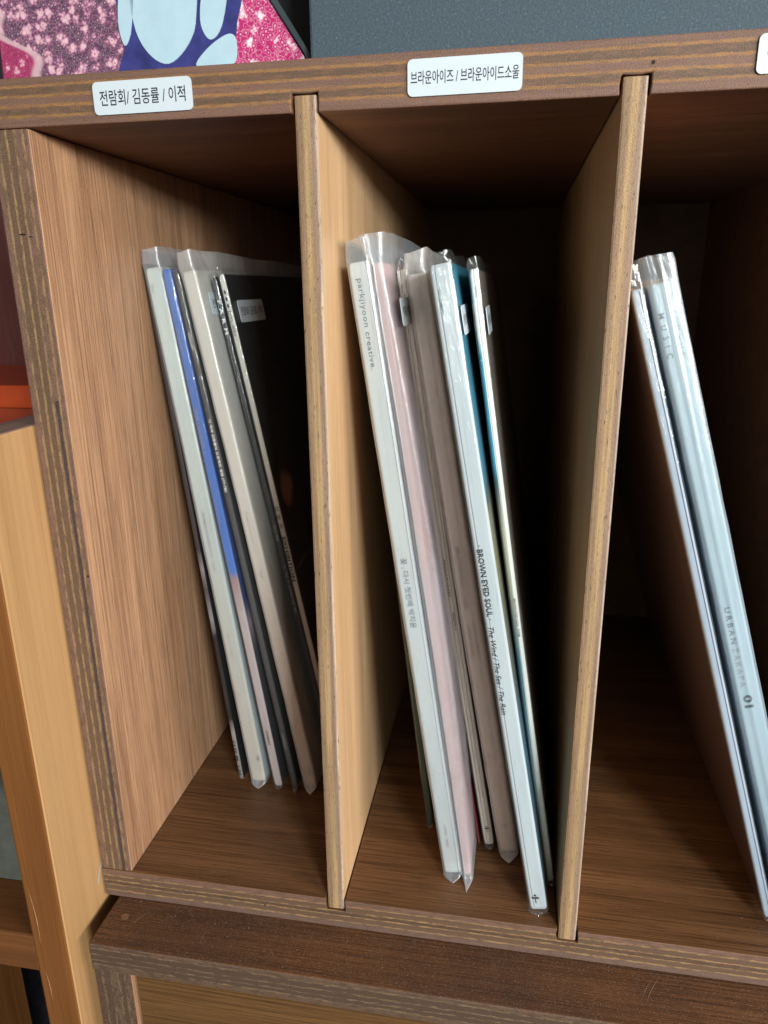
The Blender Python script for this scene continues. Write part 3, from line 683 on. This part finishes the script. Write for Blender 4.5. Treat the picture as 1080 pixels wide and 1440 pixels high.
# E
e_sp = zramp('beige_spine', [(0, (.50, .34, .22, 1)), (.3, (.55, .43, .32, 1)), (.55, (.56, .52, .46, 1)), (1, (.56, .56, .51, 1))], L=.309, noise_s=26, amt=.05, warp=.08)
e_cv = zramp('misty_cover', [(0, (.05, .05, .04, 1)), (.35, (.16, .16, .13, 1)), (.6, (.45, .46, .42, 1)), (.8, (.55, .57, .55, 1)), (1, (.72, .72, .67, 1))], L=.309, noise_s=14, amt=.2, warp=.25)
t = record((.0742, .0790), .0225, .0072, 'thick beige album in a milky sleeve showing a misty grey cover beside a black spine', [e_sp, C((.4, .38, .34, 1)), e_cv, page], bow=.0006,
       texts=[('KIMDONGRYUL', .1801, .1546, .45, .0014, dict(mat=M_inkfaint, spacing=1.2)), ('4.9', .1447, .1403, .5, .0013, dict(mat=M_inkgrey)), ('동률', .0139, .0088, .7, .002, dict(mat=M_inkgrey))],
       sleeve=dict(mat=F_hazy, top=.0098, ktop=.9, seed=4, crumple=.0005, bot=.0024, fin=None))
cover_sticker(t, .0079, .0275, .292, .0397, .0117, '전람회/ 김동률 / 이적', tl=.0345)
# F
t = record((.0906, .0900), .0330, .0024, 'narrow black album with FARM in spaced white capitals on its spine', [black, black, black, page], Hh=.3075,
       texts=[('FARM', .2957, .2780, .5, .0019, dict(mat=M_inkpale, spacing=1.9, bold=.02)), ('이적', .1702, .1606, .45, .0019, dict(mat=M_inkfaint)), ('2 적 / 사막의 왕', .1453, .1149, .5, .0014, dict(mat=M_inkfaint))],
       sleeve=dict(mat=F_clear, top=.003, ktop=.8, seed=5, bot=.001, tipy=.001, off=.0004, crumple=.0002))
# G
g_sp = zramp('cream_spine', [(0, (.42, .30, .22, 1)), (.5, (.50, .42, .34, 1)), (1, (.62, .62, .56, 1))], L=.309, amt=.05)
gcov, nt, b = newmat('black_cover_with_brown_patch')
n1 = noise_(nt, coords(nt), 55, 4, .6); sp = nt.nodes.new('ShaderNodeSeparateXYZ'); tc = nt.nodes.new('ShaderNodeTexCoord'); nt.links.new(tc.outputs['Object'], sp.inputs[0])
dy = math_(nt, 'MULTIPLY', math_(nt, 'SUBTRACT', sp.outputs[1], .0195), 1.0); dz = math_(nt, 'SUBTRACT', sp.outputs[2], .186)
rr = math_(nt, 'SQRT', math_(nt, 'ADD', math_(nt, 'MULTIPLY', dy, dy), math_(nt, 'MULTIPLY', dz, dz)))
ff = math_(nt, 'ADD', rr, math_(nt, 'MULTIPLY', n1, .018))
nt.links.new(ramp(nt, math_(nt, 'MULTIPLY', ff, 20), [(.30, (.30, .15, .09, 1)), (.42, (.012, .011, .011, 1))]), b.inputs['Base Color']); b.inputs['Roughness'].default_value = .3
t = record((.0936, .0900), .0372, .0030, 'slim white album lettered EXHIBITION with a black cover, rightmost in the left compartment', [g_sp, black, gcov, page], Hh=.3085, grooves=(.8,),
       texts=[('● ● ●', .3007, .2915, .5, .0011, dict(spacing=1.0)), ('DYL-032', .2900, .2767, .5, .0014), ('전  람  회', .1815, .1685, .5, .0019), ('EXHIBITION', .1631, .1355, .5, .0022, dict(bold=.02))],
       sleeve=dict(mat=F_clear, top=.004, ktop=.7, seed=6, bot=.001, tipy=.001, off=.0004, crumple=.0003))
cover_sticker(t, .0037, .0270, .2890, .0397, .0117, '전람회/ 김동률 / 이적', tl=.0345)
bs = bmesh.new(); pts_ = [(.004, .142), (.012, .1412), (.022, .1432), (.034, .1425), (.048, .1440)]
ups = [bs.verts.new((.0030+.00015, y, z+.0005)) for y, z in pts_]; dns = [bs.verts.new((.0030+.00015, y, z-.0005)) for y, z in pts_]
for i_ in range(4): bs.faces.new((ups[i_], dns[i_], dns[i_+1], ups[i_+1]))
bmesh.ops.recalc_face_normals(bs, faces=bs.faces[:]); obj('cover_artwork', bs, paint('pale_print', (.30, .25, .20, 1), .4, .2), t)

# H
record((.1531, .0571), .1181, .0030, 'thin teal green album set deeper, showing only at the foot behind the white one', [C((.030, .075, .065, 1)), C((.02, .06, .05, 1)), C((.02, .05, .05, 1)), page], sleeve=dict(mat=F_clear, top=.001, seed=7, bot=.0008, tipy=.0005, off=.0003, crumple=.0002))
# I
i_sp = zramp('white_cream_spine', [(0, (.44, .45, .43, 1)), (1, (.47, .47, .43, 1))], L=.309, amt=.05)
record((.1661, .0235), .1217, .0089, 'thick white album with typewriter lettering, leftmost tall one in the middle compartment', [i_sp, C((.66, .50, .30, 1)), C((.55, .56, .57, 1)), page], bow=.0000, grooves=(.86,),
       texts=[('parkjiyoon creative.', .3025, .2648, .42, .0030, dict(mat=M_inkgrey, spacing=1.1)), ('꽃 , 다시 첫번째 박지윤', .1781, .1427, .45, .0032, dict(mat=M_inkgrey)), ('LEVEL · 0002', .0309, .0172, .45, .0013, dict(mat=M_inkfaint))],
       sleeve=dict(mat=F_frost, top=.0098, ktop=.9, seed=8, bot=.0023, crumple=.0004, tipy=.003, off=.0005))
# J
t = record((.1763, .0235), .1318, .0038, 'pink album inside a loose lavender-tinted plastic sleeve in the middle compartment', [C((.50, .31, .28, 1), (.46, .28, .25, 1)), C((.55, .34, .33, 1)), C((.80, .46, .42, 1), (.80, .52, .48, 1)), page], yaw=R(-1.0), bow=.0010,
       texts=[('parkjiyoon', .1927, .1692, .5, .0018, dict(mat=paint('pink_foil', (.66, .42, .38, 1), .3)))],
       sleeve=dict(mat=F_milky, top=.0112, ktop=1.9, seed=9, bot=.0023, crumple=.0006, tipx=.4, tipy=.006, off=.0011, flare=.0030, fin=.16))
cover_sticker(t, .0088, .0215, .2880, .0397, .0117, '박지윤 / 브라운아이드소울')
# K0 dark red
record((.1826, .0470), .1361, .0012, 'very thin dark red album squeezed between the pink one and the white one', [C((.13, .018, .018, 1)), C((.10, .015, .015, 1)), C((.12, .018, .018, 1)), page], Hh=.296, bow=-.0003)
# K
record((.1861, .0472), .1378, .0052, 'slim cream-white album with a folded double spine lettered BROWN EYES', [paint('cream_card', (.60, .56, .49, 1), .5, .04, wear_sheen=.9), C((.5, .47, .42, 1)), C((.05, .045, .045, 1)), page], grooves=(.33, .72), bow=-.0006, Hh=.307,
       texts=[('CHICK MUSIC', .2975, .2853, .55, .0012, dict(mat=M_inkgrey)), ('· BROWN EYES', .1716, .1500, .40, .0015), ('REASON 4', .1413, .1317, .55, .0010)],
       sleeve=dict(mat=F_clear, top=.0045, ktop=.7, seed=11, bot=.0018, crumple=.0004, tipy=.001, off=.0003))
tree_logo(bpy.data.objects['record_album'] if False else [o for o in col.objects if o.name.startswith('record_album')][-1], .0026, .012, .0013)
# L
l_cv = zramp('faded_cover', [(0, (.33, .27, .22, 1)), (.5, (.36, .29, .17, 1)), (.7, (.10, .17, .19, 1)), (.88, (.05, .17, .21, 1)), (.9, (.45, .42, .37, 1)), (1, (.5, .48, .43, 1))], L=.309)
t = record((.1950, .0435), .1430, .0086, 'thick taupe album in a milky sleeve left of the brightest white one', [zramp('taupe_spine', [(0, (.78, .64, .53, 1)), (.5, (.80, .68, .58, 1)), (.85, (.80, .74, .67, 1)), (1, (.82, .80, .76, 1))], L=.309, amt=.03), C((.42, .36, .31, 1)), l_cv, page], grooves=(.62,), bow=-.0004, Hh=.3055,
       texts=[('SOUL FREE', .2998, .2893, .45, .0012, dict(mat=M_inkfaint)), ('· BROWN EYED SOUL ·', .1801, .1436, .36, .0020, dict(mat=paint('brown_ink', (.12, .08, .06, 1), .5), bold=.01)), ('SOUL FREE', .1366, .1208, .30, .0014, dict(mat=bpy.data.materials['brown_ink'])), ('SOUL FREE', .1366, .1208, .62, .0014, dict(mat=bpy.data.materials['brown_ink']))],
       sleeve=dict(mat=F_hazy, top=.0100, ktop=1.0, seed=12, bot=.0023, crumple=.0006, tipy=.004, off=.0009))
tree_logo(t, .0042, .018, .0014, M_inkgrey)
# M
m_cv = zramp('blue_sea_cover', [(0, (.03, .16, .24, 1)), (.30, (.02, .20, .32, 1)), (.40, (.10, .12, .10, 1)), (.58, (.28, .26, .12, 1)), (.66, (.30, .28, .16, 1)), (.69, (.06, .10, .12, 1)), (.71, (.01, .26, .40, 1)), (1, (.01, .28, .42, 1))], L=.309)
t = record((.2103, .0066), .1572, .0084, 'brightest white album, spine lettered BROWN EYED SOUL and The Wind The Sea', [paint('bright_white_spine', (.42, .47, .49, 1), .35, .01, .5, coat=.4, wear_sheen=.8), C((.60, .56, .50, 1)), m_cv, page], grooves=(.22,), Hh=.3085, bow=.0,
       texts=[('SOUL · COMPANY', .2998, .2895, .30, .0011), ('· BROWN EYED SOUL ·', .1934, .1584, .30, .0026, dict(bold=.012)), ('The Wind / The Sea / The Rain', .1550, .1110, .26, .0024, dict(shear=.35))],
       sleeve=dict(mat=F_clear, top=.0048, ktop=.55, seed=13, bot=.0016, crumple=.0005, tipy=.001, off=.0004, back_drop=0))
tree_logo(t, .0034, .0085, .0019)
cover_sticker(t, .0091, .0240, .2860, .0397, .0117, '브라운아이즈 / 브라운아이드소울')
# N
nsp, nt, b = newmat('white_spine_blue_border')
tc = nt.nodes.new('ShaderNodeTexCoord'); sp = nt.nodes.new('ShaderNodeSeparateXYZ'); nt.links.new(tc.outputs['Object'], sp.inputs[0])
zr = ramp(nt, math_(nt, 'DIVIDE', sp.outputs[2], .309), [(0, (.20, .18, .13, 1)), (.2, (.15, .19, .17, 1)), (.42, (.02, .14, .22, 1)), (.52, (.22, .22, .16, 1)), (.62, (.30, .30, .22, 1)), (.70, (.02, .07, .10, 1)), (.72, (.005, .22, .33, 1)), (.88, (.005, .24, .36, 1)), (.9, (.5, .55, .55, 1))])
c = mix(nt, math_(nt, 'GREATER_THAN', sp.outputs[0], .0009), zr, (.66, .67, .62, 1)); nt.links.new(c, b.inputs['Base Color']); b.inputs['Roughness'].default_value = .35
record((.2192, .0262), .1712, .0036, 'slim white album with a blue stripe down its left side, rightmost in the middle compartment', [nsp, C((.01, .22, .33, 1)), C((.20, .16, .13, 1), (.28, .24, .2, 1)), page], grooves=(.45, .8), Hh=.3065, bow=-.0006,
       texts=[('BROWN EYED SOUL  브아솔', .1605, .1412, .62, .0011), ('SOUL', .2993, .2950, .5, .0009, dict(mat=M_inkgrey))],
       sleeve=dict(mat=F_clear, top=.0058, ktop=.8, seed=14, bot=.0014, crumple=.0005, tipy=.001, off=.0004, back_drop=-.002))
cover_sticker([o for o in col.objects if o.name.startswith('record_album')][-1], .0043, .0240, .2850, .0397, .0117, '브라운아이즈 / 브라운아이드소울')
# O
record((.3226, .0200), .2352, .0042, 'slim white album with blue sheen and reddish brown left cover in the right compartment', [paint('satin_white', (.33, .39, .46, 1), .25, .03, .5, coat=.6), C((.07, .022, .018, 1), (.09, .032, .027, 1)), C((.5, .58, .66, 1)), page], grooves=(.7,), Hh=.3065, tz=.293,
       sleeve=dict(mat=F_clear, top=.0095, ktop=.9, seed=15, bot=.001, crumple=.0003, tipy=.001, off=.0004))
# P
record((.3318, .0200), .2425, .0098, 'thick pale blue-white box album lettered MUSIC and URBAN in the right compartment', [paint('pale_blue_white', (.30, .39, .43, 1), .4, .02, .4, wear_sheen=.6), C((.50, .58, .66, 1)), C((.55, .64, .70, 1)), page], Hh=.3090, tz=.293,
       texts=[('MUSIC', .2978, .2798, .20, .0024, dict(mat=M_inkgrey, spacing=2.4)), ('FLUXUS', .2974, .2797, .66, .0024, dict(mat=M_inkfaint, spacing=2.2)), ('URBAN', .1696, .1520, .34, .0024, dict(mat=M_inkgrey, spacing=1.5)), ('ZAKAPA', .1500, .1304, .34, .0024, dict(mat=M_inkfaint, spacing=1.5)), ('01', .1262, .1197, .42, .0038, dict(bold=.03))],
       sleeve=dict(mat=F_frost, top=.0100, ktop=1.0, seed=16, bot=.001, crumple=.0004, tipy=.001, off=.0007, fin=.5))
